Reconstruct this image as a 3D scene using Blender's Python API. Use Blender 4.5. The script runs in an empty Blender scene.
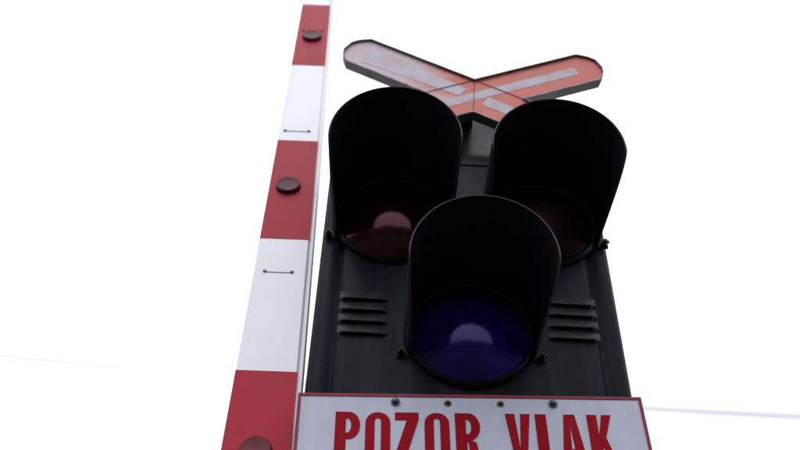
import bpy, bmesh, math, random
from mathutils import Vector, Matrix, noise
random.seed(4)
S = bpy.context.scene
COL = S.collection
R = math.radians

# ------------------------------------------------------------ camera
cam = bpy.data.cameras.new('camera')
camo = bpy.data.objects.new('camera', cam)
COL.objects.link(camo); S.camera = camo
PITCH, ROLL = R(45.2), R(2.1)
cam.sensor_width = 36; cam.lens = 36 * 950 / 800
cam.clip_start = 0.02; cam.clip_end = 3000
fw = Vector((0, math.cos(PITCH), math.sin(PITCH)))
r0 = Vector((1, 0, 0)); u0 = r0.cross(fw)
rr = math.cos(ROLL) * r0 + math.sin(ROLL) * u0
uu = -math.sin(ROLL) * r0 + math.cos(ROLL) * u0
m = Matrix((rr, uu, -fw)).transposed().to_4x4()
m.translation = Vector((0, -1.435, 1.3))
camo.matrix_world = m
cam.dof.use_dof = True; cam.dof.focus_distance = 1.76; cam.dof.aperture_fstop = 3.8

# ------------------------------------------------------------ sky: bright thin overcast
SUN_EL, SUN_ROT = R(62), R(200)
w = bpy.data.worlds.new('World'); S.world = w; w.use_nodes = True
nt = w.node_tree; nt.nodes.clear()
N = nt.nodes.new; L = nt.links.new
out = N('ShaderNodeOutputWorld'); bg = N('ShaderNodeBackground'); sky = N('ShaderNodeTexSky')
sky.sky_type = 'NISHITA'; sky.sun_disc = False; sky.sun_elevation = SUN_EL; sky.sun_rotation = SUN_ROT
sky.dust_density = 4; sky.altitude = 300
tc = N('ShaderNodeTexCoord'); mp = N('ShaderNodeMapping'); mp.inputs['Scale'].default_value = (1, 1, 3.0)
nz = N('ShaderNodeTexNoise'); nz.inputs['Scale'].default_value = 1.6; nz.inputs['Detail'].default_value = 3
rp = N('ShaderNodeValToRGB'); rp.color_ramp.elements[0].position = .15; rp.color_ramp.elements[1].position = .85
rp.color_ramp.elements[0].color = (6.0, 6.0, 6.7, 1); rp.color_ramp.elements[1].color = (12.0, 12.1, 12.3, 1)
mx = N('ShaderNodeMixRGB'); mx.inputs[0].default_value = .9
L(tc.outputs['Generated'], mp.inputs[0]); L(mp.outputs[0], nz.inputs['Vector'])
sx = N('ShaderNodeSeparateXYZ'); L(tc.outputs['Generated'], sx.inputs[0])
zr = N('ShaderNodeMapRange'); zr.inputs[1].default_value = .36; zr.inputs[2].default_value = .92; L(sx.outputs['Z'], zr.inputs[0])
nr = N('ShaderNodeMapRange'); nr.inputs[1].default_value = .3; nr.inputs[2].default_value = .7; nr.inputs[3].default_value = -.22; nr.inputs[4].default_value = .22; L(nz.outputs['Fac'], nr.inputs[0])
sm = N('ShaderNodeMath'); L(zr.outputs[0], sm.inputs[0]); L(nr.outputs[0], sm.inputs[1]); L(sm.outputs[0], rp.inputs[0])   # overcast: brighter overhead
L(sky.outputs[0], mx.inputs[1]); L(rp.outputs[0], mx.inputs[2])
L(mx.outputs[0], bg.inputs[0]); bg.inputs[1].default_value = 0.12; L(bg.outputs[0], out.inputs[0])

# ------------------------------------------------------------ sun veiled by cloud, high behind the camera
sl = bpy.data.lights.new('sun', 'SUN'); sl.energy = 0.6; sl.angle = R(35); sl.color = (1, .97, .92)
so = bpy.data.objects.new('sun', sl); COL.objects.link(so)
sd = Vector((math.sin(SUN_ROT) * math.cos(SUN_EL), math.cos(SUN_ROT) * math.cos(SUN_EL), math.sin(SUN_EL)))
so.rotation_euler = sd.to_track_quat('Z', 'Y').to_euler(); so.location = (0, 0, 12)
S.view_settings.view_transform = 'Standard'; S.view_settings.look = 'None'
S.view_settings.exposure = 0.6; S.view_settings.gamma = 1
S.render.engine = 'CYCLES'; S.render.resolution_x = 1024; S.render.resolution_y = 576
S.cycles.samples = 128

# ------------------------------------------------------------ materials
def mat(name, col, rough=.6, metal=0., ior=1.45, spec=.5, var=.12, scale=9., dirt=None, damt=.0,
        dscale=6., streak=False, bump=.0, bscale=200., lo=.5, hi=.75, rvar=.1):
    """painted surface: tonal variation, dirt patches / run-down streaks, fine relief"""
    M = bpy.data.materials.new(name); M.use_nodes = True
    n = M.node_tree; N = n.nodes.new; L = n.links.new
    b = n.nodes['Principled BSDF']
    b.inputs['Metallic'].default_value = metal; b.inputs['IOR'].default_value = ior
    b.inputs['Specular IOR Level'].default_value = spec
    tc = N('ShaderNodeTexCoord')
    a = N('ShaderNodeTexNoise'); a.inputs['Scale'].default_value = scale; a.inputs['Detail'].default_value = 6
    L(tc.outputs['Object'], a.inputs['Vector'])
    r = N('ShaderNodeValToRGB'); e = r.color_ramp.elements
    e[0].position = .3; e[1].position = .7
    e[0].color = tuple(c * (1 - var) for c in col) + (1,); e[1].color = tuple(min(1, c * (1 + var)) for c in col) + (1,)
    L(a.outputs['Fac'], r.inputs[0]); last = r.outputs[0]
    if dirt:
        mp = N('ShaderNodeMapping'); mp.inputs['Scale'].default_value = (dscale * (5 if streak else 1), dscale, dscale * (.35 if streak else 1))
        L(tc.outputs['Object'], mp.inputs[0])
        d = N('ShaderNodeTexNoise'); d.inputs['Scale'].default_value = 1; d.inputs['Detail'].default_value = 8; d.inputs['Roughness'].default_value = .65
        L(mp.outputs[0], d.inputs['Vector'])
        dr = N('ShaderNodeMapRange'); dr.inputs[1].default_value = lo; dr.inputs[2].default_value = hi
        dr.inputs[4].default_value = damt; L(d.outputs['Fac'], dr.inputs[0])
        mm = N('ShaderNodeMixRGB'); L(dr.outputs[0], mm.inputs[0]); L(last, mm.inputs[1]); mm.inputs[2].default_value = dirt + (1,)
        last = mm.outputs[0]
    L(last, b.inputs['Base Color'])
    rm = N('ShaderNodeMapRange'); rm.inputs[3].default_value = rough - rvar; rm.inputs[4].default_value = rough + rvar
    L(a.outputs['Fac'], rm.inputs[0]); L(rm.outputs[0], b.inputs['Roughness'])
    if bump:
        bn = N('ShaderNodeTexNoise'); bn.inputs['Scale'].default_value = bscale; bn.inputs['Detail'].default_value = 4
        L(tc.outputs['Object'], bn.inputs['Vector'])
        bp = N('ShaderNodeBump'); bp.inputs['Strength'].default_value = bump; bp.inputs['Distance'].default_value = .001
        L(bn.outputs['Fac'], bp.inputs['Height']); L(bp.outputs[0], b.inputs['Normal'])
    return M

M_box = mat('black_weathered_paint', (.0040, .0046, .0125), .42, spec=.10, dirt=(.024, .025, .042), damt=.8, dscale=7, streak=True, bump=.25, bscale=90, lo=.45, hi=.8, var=.25)
M_hood = mat('hood_matt_black', (.011, .008, .014), .85, spec=.12, bump=.1, dirt=(.022, .019, .026), damt=.6, dscale=14, var=.3)
M_rim = mat('hood_sky_lit_rim', (.045, .04, .045), .55, var=.4, scale=40)  # greyer than the hood: sky light caught by the edge, put into the colour
M_ring = mat('lens_ring_black', (.009, .008, .011), .45, spec=.25, var=.3, scale=30)
M_bolt = mat('steel_bolt', (.09, .09, .11), .35, metal=.6, var=.3, scale=60)
M_rust = mat('rusty_hole', (.03, .015, .010), .9, var=.5, scale=120)
M_stain = mat('rust_stain', (.30, .18, .12), .7, spec=.2, var=.45, scale=120)
M_signw = mat('sign_white_enamel', (.54, .56, .69), .32, spec=.35, dirt=(.38, .40, .50), damt=.6, dscale=5, streak=True, var=.04, lo=.45, hi=.8, bump=.05, bscale=30)
M_signr = mat('sign_red_enamel', (.32, .001, .012), .5, spec=.07, var=.12, scale=40, dirt=(.22, .01, .02), damt=.45, dscale=45)
M_bord = mat('sign_red_border', (.26, .012, .04), .4, spec=.3, var=.15, scale=30)
M_bw = mat('boom_white_paint', (.75, .765, .86), .4, dirt=(.6, .61, .70), damt=.45, dscale=4, streak=True, var=.03, lo=.5, hi=.8)
M_br = mat('boom_red_foil', (.40, .022, .045), .5, spec=.1, dirt=(.29, .035, .06), damt=.4, dscale=5, streak=True, var=.07, lo=.45, hi=.8)
M_disc = mat('dark_reflector', (.085, .020, .038), .55, spec=.2, var=.25, scale=60)
M_rivet = mat('galvanised_rivet', (.24, .23, .28), .5, var=.3, scale=80)
M_disc2 = mat('worn_red_reflector', (.14, .022, .038), .55, spec=.2, var=.3, scale=60)
M_clip = mat('pale_clip', (.52, .53, .60), .5)
M_louvre = mat('dusty_louvre_paint', (.013, .012, .018), .5, spec=.18, dirt=(.04, .036, .046), damt=.8, dscale=30, lo=.4, hi=.7, var=.3)
M_cr_w = mat('cross_white', (.46, .46, .57), .5, dirt=(.47, .24, .23), damt=.9, dscale=18, var=.06, lo=.42, hi=.70)
M_cr_g = mat('cross_galvanised', (.17, .165, .17), .6, dirt=(.075, .045, .04), damt=.6, dscale=14, var=.2)
M_cr_e = mat('cross_edge_grey', (.42, .41, .40), .6, dirt=(.12, .09, .08), damt=.8, dscale=22, var=.2, lo=.42, hi=.6)
M_line = mat('dark_seam', (.13, .05, .05), .7, var=.3, scale=50)
M_mast = mat('mast_grey_paint', (.22, .23, .24), .55, dirt=(.12, .08, .06), damt=.5, dscale=5)
M_wire = mat('wire_grey', (.32, .30, .28), .5)
M_ground = mat('gravelly_ground', (.028, .027, .026), .95, dirt=(.022, .034, .016), damt=.8, dscale=.15, var=.3, scale=2, lo=.45, hi=.6)

def cross_mat():
    """orange red face; the left arm has bleached to a pinkish white"""
    M = mat('cross_red_faded', (.56, .11, .078), .5, var=.12, scale=14, dirt=(.42, .16, .13), damt=.75, dscale=24, lo=.5, hi=.75)
    n = M.node_tree; N = n.nodes.new; L = n.links.new
    b = n.nodes['Principled BSDF']; prev = b.inputs['Base Color'].links[0].from_socket
    tc = N('ShaderNodeTexCoord'); sp = N('ShaderNodeSeparateXYZ'); L(tc.outputs['Object'], sp.inputs[0])
    nz = N('ShaderNodeTexNoise'); nz.inputs['Scale'].default_value = 14; nz.inputs['Detail'].default_value = 7; nz.inputs['Roughness'].default_value = .6
    mp = N('ShaderNodeMapping'); mp.inputs['Rotation'].default_value = (0, R(-31), 0); mp.inputs['Scale'].default_value = (.35, 1, 1.4)
    L(tc.outputs['Object'], mp.inputs[0]); L(mp.outputs[0], nz.inputs['Vector'])
    f = N('ShaderNodeMapRange'); f.inputs[1].default_value = -.03; f.inputs[2].default_value = -.26; f.inputs[3].default_value = 0; f.inputs[4].default_value = .62
    L(sp.outputs['X'], f.inputs[0])
    ad = N('ShaderNodeMath'); ad.operation = 'ADD'; L(f.outputs[0], ad.inputs[0]); L(nz.outputs['Fac'], ad.inputs[1])
    th = N('ShaderNodeMapRange'); th.inputs[1].default_value = .56; th.inputs[2].default_value = .80; th.inputs[4].default_value = .85
    L(ad.outputs[0], th.inputs[0])
    mm = N('ShaderNodeMixRGB'); L(th.outputs[0], mm.inputs[0]); L(prev, mm.inputs[1]); mm.inputs[2].default_value = (.54, .47, .55, 1)
    L(mm.outputs[0], b.inputs['Base Color'])
    return M
M_cross = cross_mat()

def lens_mat(name, col, deep, ior=1.68, r0=.07, r1=.20):
    M = bpy.data.materials.new(name); M.use_nodes = True
    n = M.node_tree; N = n.nodes.new; L = n.links.new; b = n.nodes['Principled BSDF']
    tc = N('ShaderNodeTexCoord')
    v = N('ShaderNodeTexNoise'); v.inputs['Scale'].default_value = 22; v.inputs['Detail'].default_value = 5
    L(tc.outputs['Object'], v.inputs['Vector'])
    r = N('ShaderNodeValToRGB'); r.color_ramp.elements[0].color = deep + (1,); r.color_ramp.elements[1].color = col + (1,)
    r.color_ramp.elements[0].position = .35; r.color_ramp.elements[1].position = .7
    L(v.outputs['Fac'], r.inputs[0]); L(r.outputs[0], b.inputs['Base Color'])
    rg = N('ShaderNodeMapRange'); rg.inputs[3].default_value = r0; rg.inputs[4].default_value = r1; L(v.outputs['Fac'], rg.inputs[0]); L(rg.outputs[0], b.inputs['Roughness']); b.inputs['IOR'].default_value = ior
    b.inputs['Specular Tint'].default_value = tuple(.4 + .6 * c / max(col) for c in col) + (1,)
    return M
M_red = lens_mat('red_glass', (.018, .0005, .003), (.007, .0003, .002))
M_red_dull = lens_mat('dull_red_glass', (.010, .0006, .002), (.004, .0003, .001), 1.28, .4, .55)  # right lamp's glass, darkened and roughened to suppress its sky glint
M_blue = lens_mat('blue_white_glass', (.014, .005, .17), (.007, .003, .07))

# ------------------------------------------------------------ object helpers
def mesh_obj(name, bm, material, parent=None, smooth=False, loc=None):
    bmesh.ops.recalc_face_normals(bm, faces=bm.faces)
    me = bpy.data.meshes.new(name); bm.to_mesh(me); bm.free()
    me.materials.append(material)
    if smooth:
        for p in me.polygons: p.use_smooth = True
        try: me.set_sharp_from_angle(angle=R(38))
        except Exception: pass
    o = bpy.data.objects.new(name, me); COL.objects.link(o)
    if parent: o.parent = parent
    if loc: o.location = loc
    return o
def thing(name, label, cat, loc=(0, 0, 0), group=None):
    o = bpy.data.objects.new(name, None); COL.objects.link(o); o.location = loc
    o['label'] = label; o['category'] = cat
    if group: o['group'] = group
    return o
def box(bm, x0, x1, y0, y1, z0, z1):
    v = [bm.verts.new((x, y, z)) for x in (x0, x1) for y in (y0, y1) for z in (z0, z1)]
    for f in ((0, 1, 3, 2), (4, 6, 7, 5), (0, 4, 5, 1), (2, 3, 7, 6), (0, 2, 6, 4), (1, 5, 7, 3)):
        bm.faces.new([v[i] for i in f])
def cyl(bm, c, ax, r, h, n=24, r2=None, cap=True):
    c = Vector(c); ax = Vector(ax).normalized()
    a = ax.orthogonal().normalized(); b = ax.cross(a)
    r2 = r if r2 is None else r2
    A = [bm.verts.new(c + r * (math.cos(t) * a + math.sin(t) * b)) for t in [2 * math.pi * i / n for i in range(n)]]
    B = [bm.verts.new(c + ax * h + r2 * (math.cos(t) * a + math.sin(t) * b)) for t in [2 * math.pi * i / n for i in range(n)]]
    for i in range(n): bm.faces.new((A[i], A[(i + 1) % n], B[(i + 1) % n], B[i]))
    if cap: bm.faces.new(A); bm.faces.new(B)
def lathe(bm, c, ax, prof, n=48):
    """prof: (radius, distance along ax)"""
    c = Vector(c); ax = Vector(ax).normalized(); a = ax.orthogonal().normalized(); b = ax.cross(a); rows = []
    for (r, h) in prof:
        if r < 1e-6: rows.append([bm.verts.new(c + ax * h)])
        else: rows.append([bm.verts.new(c + ax * h + r * (math.cos(2 * math.pi * i / n) * a + math.sin(2 * math.pi * i / n) * b)) for i in range(n)])
    for p, q in zip(rows, rows[1:]):
        for i in range(n):
            j = (i + 1) % n
            if len(p) == 1: bm.faces.new((p[0], q[i], q[j]))
            elif len(q) == 1: bm.faces.new((p[i], p[j], q[0]))
            else: bm.faces.new((p[i], p[j], q[j], q[i]))
def tube(bm, pts, r, n=8, closed=False):
    pts = [Vector(p) for p in pts]; rows = []; up = None
    for i, p in enumerate(pts):
        d = (pts[min(i + 1, len(pts) - 1)] - pts[max(i - 1, 0)]).normalized()
        if up is None: up = d.orthogonal().normalized()
        up = (up - d * up.dot(d)).normalized(); s = d.cross(up)
        rows.append([bm.verts.new(p + r * (math.cos(2 * math.pi * k / n) * up + math.sin(2 * math.pi * k / n) * s)) for k in range(n)])
    for a, b in zip(rows, rows[1:]):
        for k in range(n): bm.faces.new((a[k], a[(k + 1) % n], b[(k + 1) % n], b[k]))
    bm.faces.new(rows[0]); bm.faces.new(rows[-1])
def prism(bm, poly, y0, y1):
    """poly in (x, z) extruded from y0 to y1"""
    A = [bm.verts.new((x, y0, z)) for x, z in poly]; B = [bm.verts.new((x, y1, z)) for x, z in poly]
    n = len(poly); bm.faces.new(A); bm.faces.new(B)
    for i in range(n): bm.faces.new((A[i], A[(i + 1) % n], B[(i + 1) % n], B[i]))
def bevel(o, wd, seg=2):
    md = o.modifiers.new('bevel', 'BEVEL'); md.width = wd; md.segments = seg; md.limit_method = 'ANGLE'; md.angle_limit = R(40)
def flat(name, splines, thick, material, parent, yoff):
    """flat print with holes: 2D filled outline of real thickness, facing -y"""
    cu = bpy.data.curves.new(name, 'CURVE'); cu.dimensions = '2D'; cu.fill_mode = 'BOTH'; cu.extrude = thick / 2
    for pts in splines:
        s = cu.splines.new('POLY'); s.points.add(len(pts) - 1)
        for q, (x, z) in zip(s.points, pts): q.co = (x, z, 0, 1)
        s.use_cyclic_u = True
    t = bpy.data.objects.new('tmp', cu); COL.objects.link(t)
    dg = bpy.context.evaluated_depsgraph_get()
    me = bpy.data.meshes.new_from_object(t.evaluated_get(dg))
    bpy.data.objects.remove(t); bpy.data.curves.remove(cu)
    me.transform(Matrix.Translation((0, yoff, 0)) @ Matrix.Rotation(R(90), 4, 'X'))
    me.name = name; me.materials.clear(); me.materials.append(material)
    o = bpy.data.objects.new(name, me); COL.objects.link(o); o.parent = parent
    return o

# ------------------------------------------------------------ ground
bm = bmesh.new(); n = 24
g = [[bm.verts.new((-900 + 1800 * (i / n), -900 + 1800 * (j / n), 0)) for j in range(n + 1)] for i in range(n + 1)]
for i in range(n):
    for j in range(n): bm.faces.new((g[i][j], g[i + 1][j], g[i + 1][j + 1], g[i][j + 1]))
o = mesh_obj('ground', bm, M_ground); o['kind'] = 'structure'

# low wooded rise behind the viewer: the skyline mirrored in the lenses
bm = bmesh.new(); rows = []
for i in range(91):
    a = R(176 + 188 * i / 90); row = []
    ht = 17 + 4 * noise.noise(Vector((i * .13, 0, 3))) + 1.6 * noise.noise(Vector((i * .7, 0, 9)))
    for d, f in ((52, -.02), (58, .45), (66, .85), (74, 1.0), (95, .95), (130, -.02)):
        k = 1 + .06 * noise.noise(Vector((i * .5, d * .1, 1)))
        row.append(bm.verts.new((d * k * math.cos(a), d * k * math.sin(a), ht * f * (1 + .05 * noise.noise(Vector((i * .9, d, 5)))))))
    rows.append(row)
for a, b in zip(rows, rows[1:]):
    for k in range(5): bm.faces.new((a[k], a[k + 1], b[k + 1], b[k]))
o = mesh_obj('wooded_hill', bm, mat('dark_woodland', (.03, .036, .02), .95, var=.5, scale=.4), None, True); o['kind'] = 'structure'

# ------------------------------------------------------------ signal
CX = .138
sig = thing('crossing_signal', 'black three-lamp level crossing signal with deep hoods, right of the striped barrier boom', 'railway signal', (CX, .26, 0))
OFF = Vector((-CX, -.26, 0))                     # the parts below are written in world metres
def part(name, bm, material, smooth=False, parent=None):
    o = mesh_obj(name, bm, material, None, smooth)
    o.data.transform(Matrix.Translation(OFF)); o.parent = parent or sig
    return o
# housing: folded sheet-metal cross-section, run upwards
half = [(.302, .18), (.302, .018), (.299, .007), (.291, .001), (.280, .0), (.268, .0005), (.262, .005), (.254, .006), (.248, .001), (.242, -.003)]
prof = [(CX - a, b) for a, b in half] + [(CX + a, b) for a, b in reversed(half)]
bm = bmesh.new(); zs = [2.02, 2.06, 2.94]
rows = [[bm.verts.new((x, y, z)) for x, y in prof] for z in zs]
for a, b in zip(rows, rows[1:]):
    for i in range(len(prof)): bm.faces.new((a[i], a[(i + 1) % len(prof)], b[(i + 1) % len(prof)], b[i]))
bm.faces.new(rows[0]); bm.faces.new(rows[-1])
part('housing', bm, M_box, True)
# cap above the seam, bending back
bm = bmesh.new(); rows = []
for (y, z, hw, rc) in ((.004, 2.9405, .296, .01), (-.004, 2.9455, .301, .01), (-.004, 2.968, .301, .012), (.0, 2.99, .300, .016), (.010, 3.02, .27, .03), (.018, 3.05, .20, .03), (.024, 3.08, .15, .03), (.030, 3.12, .115, .03), (.034, 3.16, .10, .03), (.045, 3.20, .09, .03)):
    ring = []
    yb = .186 - max(0, z - 3.05) * .3
    for (sx, sy) in ((-1, 0), (1, 0), (1, 1), (-1, 1)):
        cx_, cy_ = CX + sx * (hw - rc), (y + rc if sy == 0 else yb - rc * .9)
        a0 = {(-1, 0): 180, (1, 0): 270, (1, 1): 0, (-1, 1): 90}[(sx, sy)]
        for k in range(5):
            a = R(a0 + 90 * k / 4); ring.append(bm.verts.new((cx_ + rc * math.cos(a), cy_ + min(rc, .03) * math.sin(a), z)))
    rows.append(ring)
for a, b in zip(rows, rows[1:]):
    for i in range(20): bm.faces.new((a[i], a[(i + 1) % 20], b[(i + 1) % 20], b[i]))
bm.faces.new(rows[0]); bm.faces.new(rows[-1])
part('cap', bm, M_box, True)
# louvres: pressed scoops, open underneath
def louvre(x0, x1, z, s):
    bm = bmesh.new(); pr = [(-.002, .021), (-.0040, .019), (-.0085, .006), (-.0100, .001), (-.0096, -.0010), (-.0080, -.0008), (-.004, .005)]
    rows = []
    k = 9
    for i in range(k):
        t = i / (k - 1); x = x0 + (x1 - x0) * t
        e = min(1, min(t, 1 - t) * 9); e = .25 + .75 * math.sqrt(e)
        rows.append([bm.verts.new((x, -.0022 + (y + .0022) * e, z + zz + s * (t - .5))) for y, zz in pr])
    for a, b in zip(rows, rows[1:]):
        for i in range(len(pr)): bm.faces.new((a[i], a[(i + 1) % len(pr)], b[(i + 1) % len(pr)], b[i]))
    bm.faces.new(rows[0]); bm.faces.new(rows[-1])
    return part('louvre', bm, M_louvre, True)
for z in (2.528, 2.4995, 2.471, 2.442): louvre(-.114, -.018, z, -.001)
for z in (2.532, 2.504, 2.475, 2.446): louvre(.294, .393, z, -.002)
# rows of slot shadow behind the louvres are real: the scoops stand off the face

# lamps
def lamp(cx, cz, glass, dx, Lt, rb, rl, yaw=0):
    c = Vector((cx, 0, cz))
    bm = bmesh.new()
    lathe(bm, c, (0, -1, 0), [(.123, .0), (.123, .010), (.121, .015), (.1175, .018), (.1145, .016), (.1130, .010), (.1125, .0035)], 56)
    ring = part('lens_ring', bm, M_ring, True)
    # glass: convex, tipped a little downwards
    bm = bmesh.new(); Rg = .168; al = [R(a) for a in (0, 4, 8, 12, 16, 20, 24, 28, 32, 36, 39, 42.2)]
    ax = Vector((math.sin(R(yaw)), -math.cos(R(GT)), -math.sin(R(GT)))).normalized(); h = Rg * (1 - math.cos(al[-1]))
    lathe(bm, c + Vector((0, -.004 - .113 * math.sin(R(abs(GT) + abs(yaw))), 0)), ax, [(Rg * math.sin(a), h - Rg * (1 - math.cos(a))) for a in al], 64)
    part('lens', bm, glass, True)
    # hood
    bm = bmesh.new(); nt_, nl = 72, 10; rim = []; grid = []
    for i in range(nt_ + 1):
        t = -24 + (228) * i / nt_
        s = math.sin(R(t))
        if s >= 0: ln = Lt * (.93 + .07 * s)
        else:
            q = -s / math.sin(R(24)); ln = Lt * .93 * max(0, 1 - q ** 1.6) ** .55 + .012 * q
        row = []
        for j in range(nl + 1):
            f = j / nl; y = .0 - ln * f; r = rb + (rl - rb) * (ln * f / Lt)
            row.append(bm.verts.new((cx + r * math.cos(R(t)) + dx * (ln * f / Lt), y, cz + r * math.sin(R(t)))))
        grid.append(row); rim.append(row[-1].co.copy())
    for a, b in zip(grid, grid[1:]):
        for j in range(nl): bm.faces.new((a[j], a[j + 1], b[j + 1], b[j]))
    hd = part('hood', bm, M_hood, True)
    md = hd.modifiers.new('thickness', 'SOLIDIFY'); md.thickness = .0022; md.offset = 1
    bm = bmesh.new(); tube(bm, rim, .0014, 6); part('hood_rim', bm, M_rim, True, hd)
    # fixing tabs with wing nuts
    for sx in (-1, 1):
        px, pz = cx + sx * (rb + .002), cz - .048
        bm = bmesh.new(); box(bm, px - .012, px + .012, -.006, -.001, pz - .010, pz + .012)
        t = part('hood_tab', bm, M_ring, False, hd); bevel(t, .002)
        bm = bmesh.new()
        cyl(bm, (px + sx * .004, -.006, pz), (0, -1, 0), .0062, .009, 6)
        cyl(bm, (px + sx * .004, -.015, pz), (0, -1, 0), .0035, .006, 10)
        for k in (-1, 1): box(bm, px + sx * .004 + k * .006 - .003, px + sx * .004 + k * .006 + .003, -.0145, -.0115, pz - .003, pz + .005)
        part('wing_nut', bm, M_ring, False, hd)
GT = -3
lamp(.143, 2.446, M_blue, .008, .250, .127, .132)
lamp(-.017, 2.751, M_red, .002, .262, .127, .131)
lamp(.299, 2.751, M_red_dull, .012, .245, .127, .132, 4)
# mast and foot
bm = bmesh.new(); cyl(bm, (CX, .26, .03), (0, 0, 1), .057, 3.2, 32); part('mast', bm, M_mast, True)
bm = bmesh.new(); cyl(bm, (CX, .26, 0), (0, 0, 1), .16, .03, 32); part('mast_foot', bm, M_mast, True)
for z in (2.15, 2.8):
    bm = bmesh.new(); box(bm, CX - .09, CX + .09, .1865, .205, z - .03, z + .03); box(bm, CX - .012, CX + .012, .1, .1862, z - .02, z + .02)
    part('mast_clamp', bm, M_mast)

# ------------------------------------------------------------ warning sign
sign = thing('warning_sign', 'white sign with thin red border reading POZOR VLAK in red capitals, below the lamps', 'sign', (CX, -.035, 2.2865))
sign.rotation_euler = (0, -.028, 0)
SW, SH = .3035, .178
bm = bmesh.new(); nx = 24
F = [[bm.verts.new((-SW + 2 * SW * i / nx, y, z)) for (y, z) in ((0, 0), (0, -SH), (.0025, -SH), (.0025, 0))] for i in range(nx + 1)]
for a, b in zip(F, F[1:]):
    for k in range(4): bm.faces.new((a[k], a[(k + 1) % 4], b[(k + 1) % 4], b[k]))
bm.faces.new(F[0]); bm.faces.new(F[-1])
panel = mesh_obj('panel', bm, M_signw, sign); panel.location.x = -.0025
flat('border', [[(-SW - .001, .001), (SW + .001, .001), (SW + .001, -SH - .001), (-SW - .001, -SH - .001)],
                [(-SW + .0045, -.0045), (SW - .0045, -.0045), (SW - .0045, -SH + .0045), (-SW + .0045, -SH + .0045)]], .0016, M_bord, sign, -.0006).location.x = -.0025
# letters: condensed capitals .10 high, outlines in letter space (0..w, 0..H)
H = .103; ST = .0195; W = .0432
def arc(cx, cz, rx, rz, a0, a1, n=10):
    return [(cx + rx * math.cos(R(a0 + (a1 - a0) * i / n)), cz + rz * math.sin(R(a0 + (a1 - a0) * i / n))) for i in range(n + 1)]
def gO():
    o = arc(W / 2, H - W / 2, W / 2, W / 2, 0, 180) + arc(W / 2, W / 2, W / 2, W / 2, 180, 360)
    r = W / 2 - .0162; i = arc(W / 2, H - W / 2 + .003, r, r * 1.3, 0, 180, 8) + arc(W / 2, W / 2 - .003, r, r * 1.3, 180, 360, 8)
    return [o, i]
def gP(leg=False):
    b = H * .47; rx = W * .45; mid = (H + b) / 2; rz = (H - b) / 2
    bowl = [(0, H)] + [(W - rx, H)] + arc(W - rx, mid, rx, rz, 80, -80, 10)
    if leg: outer = bowl + [(W - .008, b - .004), (W + .001, 0), (W - .0185, 0), (W - .0215, b - .004), (ST, b - .002), (ST, 0), (0, 0)]
    else: outer = bowl + [(ST, b), (ST, 0), (0, 0)]
    rx2 = .0065; rz2 = rz - .0125
    inner = [(ST - .001, H - .0135), (W - .016 - rx2 + .001, H - .0135)] + arc(W - .0155 - rx2, mid, rx2, rz2, 75, -75, 6) + [(ST - .001, b + .0125)]
    return [outer, inner]
def gZ():
    w = W - .002
    return [[(0, H), (w, H), (w, H - .014), (.0195, .015), (w, .015), (w, 0), (-.001, 0), (-.001, .014), (.0205, H - .0155), (0, H - .0155)]]
def gV(): return [[(0, H), (.0165, H), (W / 2, .034), (W - .0165, H), (W, H), (W - .0125, 0), (.0125, 0)]]
def gL(): return [[(0, H), (ST, H), (ST, .016), (W - .009, .016), (W - .009, 0), (0, 0)]]
def gA():
    return [[(.0115, H), (W - .0125, H), (W + .001, 0), (W - .0165, 0), (W - .0185, .020), (.0185, .020), (.0165, 0), (0, 0)],
            [(W / 2 - .001, H - .022), (W - .0195, .034), (.0185, .034)]]
def gK(): return [[(0, H), (.0175, H), (.0175, H - .040), (W - .017, H), (W, H), (W - .0145, H - .046), (W + .001, 0), (W - .0175, 0), (.0225, .038), (.0175, .028), (.0175, 0), (0, 0)]]
ZT = -.0375
for gl, x in ((gP(), -.101), (gO(), -.049), (gZ(), .002), (gO(), .053), (gP(True), .106), (gV(), .194), (gL(), .246), (gA(), .285), (gK(), .3365)):
    flat('letter', [[(px + x - CX, pz + ZT - H) for px, pz in pl] for pl in gl], .0008, M_signr, sign, -.0006)
for x in (.003, .281):
    bm = bmesh.new(); lathe(bm, (x - CX, 0, -.0155), (0, -1, 0), [(.0085, .0), (.0085, .0016), (.0058, .0018), (.0056, .0045), (.0042, .0066), (.002, .0074), (0, .0076)], 20)
    mesh_obj('bolt', bm, M_bolt, sign, True)
for x in (.095, .188):
    bm = bmesh.new(); lathe(bm, (x - CX, 0, -.0175), (0, -1, 0), [(.0072, .0), (.0070, .0004), (.0, .0005)], 18)
    st = mesh_obj('rust_stain', bm, M_stain, sign)
    bm = bmesh.new(); lathe(bm, (x - CX + .0005, 0, -.0172), (0, -1, 0), [(.0046, .0004), (.0040, .0014), (.0028, .0014), (.0022, .0007), (0, .0007)], 16)
    mesh_obj('rusty_screw_hole', bm, M_rust, sign)
for sx in (-.12, .13):                             # stand-off brackets behind
    bm = bmesh.new(); box(bm, sx - .012, sx + .012, .0026, .0338, -.12, -.05); mesh_obj('bracket', bm, M_mast, sign)

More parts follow.
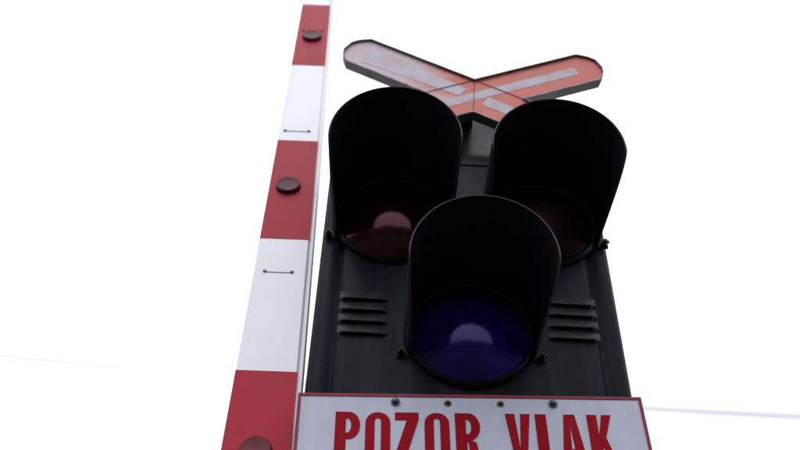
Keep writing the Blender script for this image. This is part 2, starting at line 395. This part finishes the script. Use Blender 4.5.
# ------------------------------------------------------------ warning cross
KX, KZ, KY = .165, 3.128, -.060
cr = thing('warning_cross', 'weathered red and white diagonal warning cross behind the hoods, its left arm bleached', 'sign', (KX, KY, KZ))
aL, aR = R(149), R(25)                           # directions of the upper-left and upper-right arm
hw = .0575
def dirs(a): u = Vector((math.cos(a), math.sin(a))); return u, Vector((-u.y, u.x))
def inter(p, d, q, e):
    det = d.x * -e.y + e.x * d.y; rx, ry = q.x - p.x, q.y - p.y
    t = (rx * -e.y + e.x * ry) / det; return p + d * t
def tip(a, ln, s=1):
    u, v = dirs(a)
    return [u * (ln - .034) + v * -hw, u * (ln - .010) + v * -.036, u * ln + v * -.016, u * ln + v * .018, u * (ln - .010) + v * .036, u * (ln - .034) + v * hw]
uL, vL = dirs(aL); uR, vR = dirs(aR)
top = inter(uR * 0 + vR * hw, uR, vL * -hw, uL); bot = -top
rgt = inter(vR * -hw, uR, vL * -hw, uL); lft = -rgt
outl = tip(aR, .350) + [top] + tip(aL, .366) + [lft] + tip(aR + math.pi, .345) + [bot] + tip(aL + math.pi, .36) + [rgt]
outl = [(p.x, p.y) for p in outl]
def inset(poly, d):
    n = len(poly); res = []
    for i in range(n):
        a, b, c = Vector(poly[i - 1]), Vector(poly[i]), Vector(poly[(i + 1) % n])
        e1 = (b - a).normalized(); e2 = (c - b).normalized()
        n1 = Vector((-e1.y, e1.x)); n2 = Vector((-e2.y, e2.x)); mrt = (n1 + n2).normalized()
        res.append(tuple(b + mrt * d / max(.5, mrt.dot(n1))))
    return res
def fillpoly(name, poly, y0, y1, material):
    bm = bmesh.new(); A = [bm.verts.new((x, y0, z)) for x, z in poly]; B = [bm.verts.new((x, y1, z)) for x, z in poly]
    n = len(poly)
    for V in (A, B):
        es = [bm.edges.get((V[i], V[(i + 1) % n])) or bm.edges.new((V[i], V[(i + 1) % n])) for i in range(n)]
        bmesh.ops.triangle_fill(bm, edges=es, use_beauty=True)
    for i in range(n): bm.faces.new((A[i], A[(i + 1) % n], B[(i + 1) % n], B[i]))
    return mesh_obj(name, bm, material, cr)
fillpoly('face_plate', inset(outl, .0035), 0, .018, M_cross)
flat('frame', [outl, inset(outl, .0032)], 0.025, M_cr_g, cr, .0075)          # stands 8 mm proud of the face
flat('frame_edge', [inset(outl, .0001), inset(outl, .0031)], .001, M_cr_e, cr, -.0055)
def bar(name, u, s0, s1, w0, w1, y0, y1, material, endr=.006):
    v = Vector((-u.y, u.x))
    pl = [u * s0 - v * w0, u * (s1 - endr) - v * w1, u * s1 - v * (w1 - endr), u * s1 + v * (w1 - endr), u * (s1 - endr) + v * w1, u * s0 + v * w0]
    flat(name, [[(p.x, p.y) for p in pl]], y1, material, cr, y0)
bar('white_stripe', uR, -.29, .285, .0135, .0145, -.0003, .0004, M_cr_w)
uu_ = (aL + math.pi); uD = Vector((math.cos(uu_), math.sin(uu_)))
bar('white_stripe', uD, .0305, .30, .0165, .0165, -.0003, .0004, M_cr_w)
bar('white_stripe', uL, .0305, .31, .017, .034, -.0003, .0004, M_cr_w, .012)
for a, b in ((top, rgt), (top, lft), (top, bot)):
    bm = bmesh.new(); tube(bm, [(a.x, -.0012, a.y), ((a.x + b.x) / 2, -.0014, (a.y + b.y) / 2), (b.x, -.0012, b.y)], .0008, 6)
    mesh_obj('seam', bm, M_line, cr)
bm = bmesh.new(); box(bm, CX - KX - .03, CX - KX + .03, .0205, .262, .0, .05); mesh_obj('bracket', bm, M_ring, cr)

# ------------------------------------------------------------ barrier boom (raised, leaning slightly back)
Z0 = 2.18
bt = thing('barrier_boom', 'raised red and white striped barrier boom with round dark reflectors, left of the black signal', 'barrier', (-.195, -.12, 0))
def bc(z): return Vector((-.2335 - .032 * (z - Z0), .11 * (z - Z0), z))       # centre line of the front face
def bw(z): return .1215 - .0185 * (z - Z0)
bm = bmesh.new(); D = .085; zz = [.75 + i * (5.4 - .75) / 30 for i in range(31)]; rows = []
rc = .004
for z in zz:
    c = bc(z); h = bw(z) / 2
    q = [(-h, rc), (-h + rc, 0), (h - rc, 0), (h, rc), (h, D - rc), (h - rc, D), (-h + rc, D), (-h, D - rc)]
    rows.append([bm.verts.new((c.x + x, c.y + y, z)) for x, y in q])
for a, b in zip(rows, rows[1:]):
    for i in range(8): bm.faces.new((a[i], a[(i + 1) % 8], b[(i + 1) % 8], b[i]))
bm.faces.new(rows[0]); bm.faces.new(rows[-1])
o = mesh_obj('beam', bm, M_bw, bt); o.data.transform(Matrix.Translation(-Vector(bt.location)))
bm = bmesh.new(); rows = []
for z in zz:
    c = bc(z); h = bw(z) / 2
    q = [(h - .001, .006), (h + .007, .006), (h + .0085, .008), (h + .0085, .034), (h - .001, .034)]
    rows.append([bm.verts.new((c.x + x, c.y + y, z)) for x, y in q])
for a, b in zip(rows, rows[1:]):
    for i in range(5): bm.faces.new((a[i], a[(i + 1) % 5], b[(i + 1) % 5], b[i]))
bm.faces.new(rows[0]); bm.faces.new(rows[-1])
o = mesh_obj('side_rail', bm, M_bw, bt); o.data.transform(Matrix.Translation(-Vector(bt.location)))
edges = [.82, 1.20, 1.589, 1.978, 2.364, 2.752, 3.138, 3.522, 3.905, 4.28, 4.65]
for k in range(1, 10, 2):
    a, b = edges[k], edges[k + 1]
    if abs(a - 1.978) < .01: pass
    bm = bmesh.new(); rows = []
    for z in (a, (a + b) / 2, b):
        c = bc(z); h = bw(z) / 2 - .0005
        q = [(-h, 0 - .0009), (h - .0005, -.0009), (h - .0005, .0003), (-h, .0003)]
        rows.append([bm.verts.new((c.x + x, c.y + y, z)) for x, y in q])
    for r_, s_ in zip(rows, rows[1:]):
        for i in range(4): bm.faces.new((r_[i], r_[(i + 1) % 4], s_[(i + 1) % 4], s_[i]))
    bm.faces.new(rows[0]); bm.faces.new(rows[-1])
    o = mesh_obj('red_band', bm, M_br, bt); o.data.transform(Matrix.Translation(-Vector(bt.location)))
nrm = Vector((0, -1, .11)).normalized()
for (x, z) in ((-.234, 2.178), (-.266, 2.943), (-.2815, 3.690), (-.226, 1.42)):
    c = Vector((x, .11 * (z - Z0), z)); bm = bmesh.new()
    lathe(bm, c - Vector(bt.location), nrm, [(.029, 0), (.029, .005), (.0275, .0095), (.026, .0105), (.0245, .0100), (.0, .0105)], 32)
    mesh_obj('reflector', bm, M_disc if z > 2.5 else M_disc2, bt, True)
for (x0, x1, z) in ((-.281, -.224, 2.644), (-.302, -.241, 3.183), (-.3125, -.2555, 3.729)):
    c0 = Vector((x0, .11 * (z - Z0), z)) - Vector(bt.location); c1 = Vector((x1, .11 * (z - Z0), z)) - Vector(bt.location)
    bm = bmesh.new(); tube(bm, [c0 + nrm * .001 + Vector((.004, 0, -.002)), (c0 + c1) / 2 + nrm * .001 + Vector((0, 0, -.0025)), c1 + nrm * .001 + Vector((-.004, 0, -.002))], .0008, 6)
    cl = mesh_obj('clip', bm, M_clip, bt)
    for c in (c0, c1):
        bm = bmesh.new(); lathe(bm, c, nrm, [(.0042, 0), (.0042, .0015), (.003, .003), (0, .0035)], 12)
        mesh_obj('rivet', bm, M_disc if z > 3.5 else M_rivet, bt, True)
# pivot post the boom turns on
bm = bmesh.new(); box(bm, -.09, .09, -.07, .0, 0, 1.15); o = mesh_obj('pivot_post', bm, M_bw, bt); bevel(o, .008)

# ------------------------------------------------------------ overhead wires far behind
def wire(label, pts, r):
    o_ = Vector(pts[0]); bm = bmesh.new()
    a, b, c = [Vector(p) for p in pts]; P = []
    for i in range(41):
        t = i / 40 * 1.0; P.append((a * (2 * (t - .5) * (t - 1)) + b * (4 * t * (1 - t)) + c * (2 * t * (t - .5))) - o_)
    tube(bm, P, r, 8); o = mesh_obj('overhead_wire', bm, M_wire); o.location = o_
    o['label'] = label; o['category'] = 'wire'
wire('faint overhead wire crossing the white sky behind the signal', [(-14, 12, 11.95), (0, 12, 10.80), (14, 12, 10.60)], .0115)
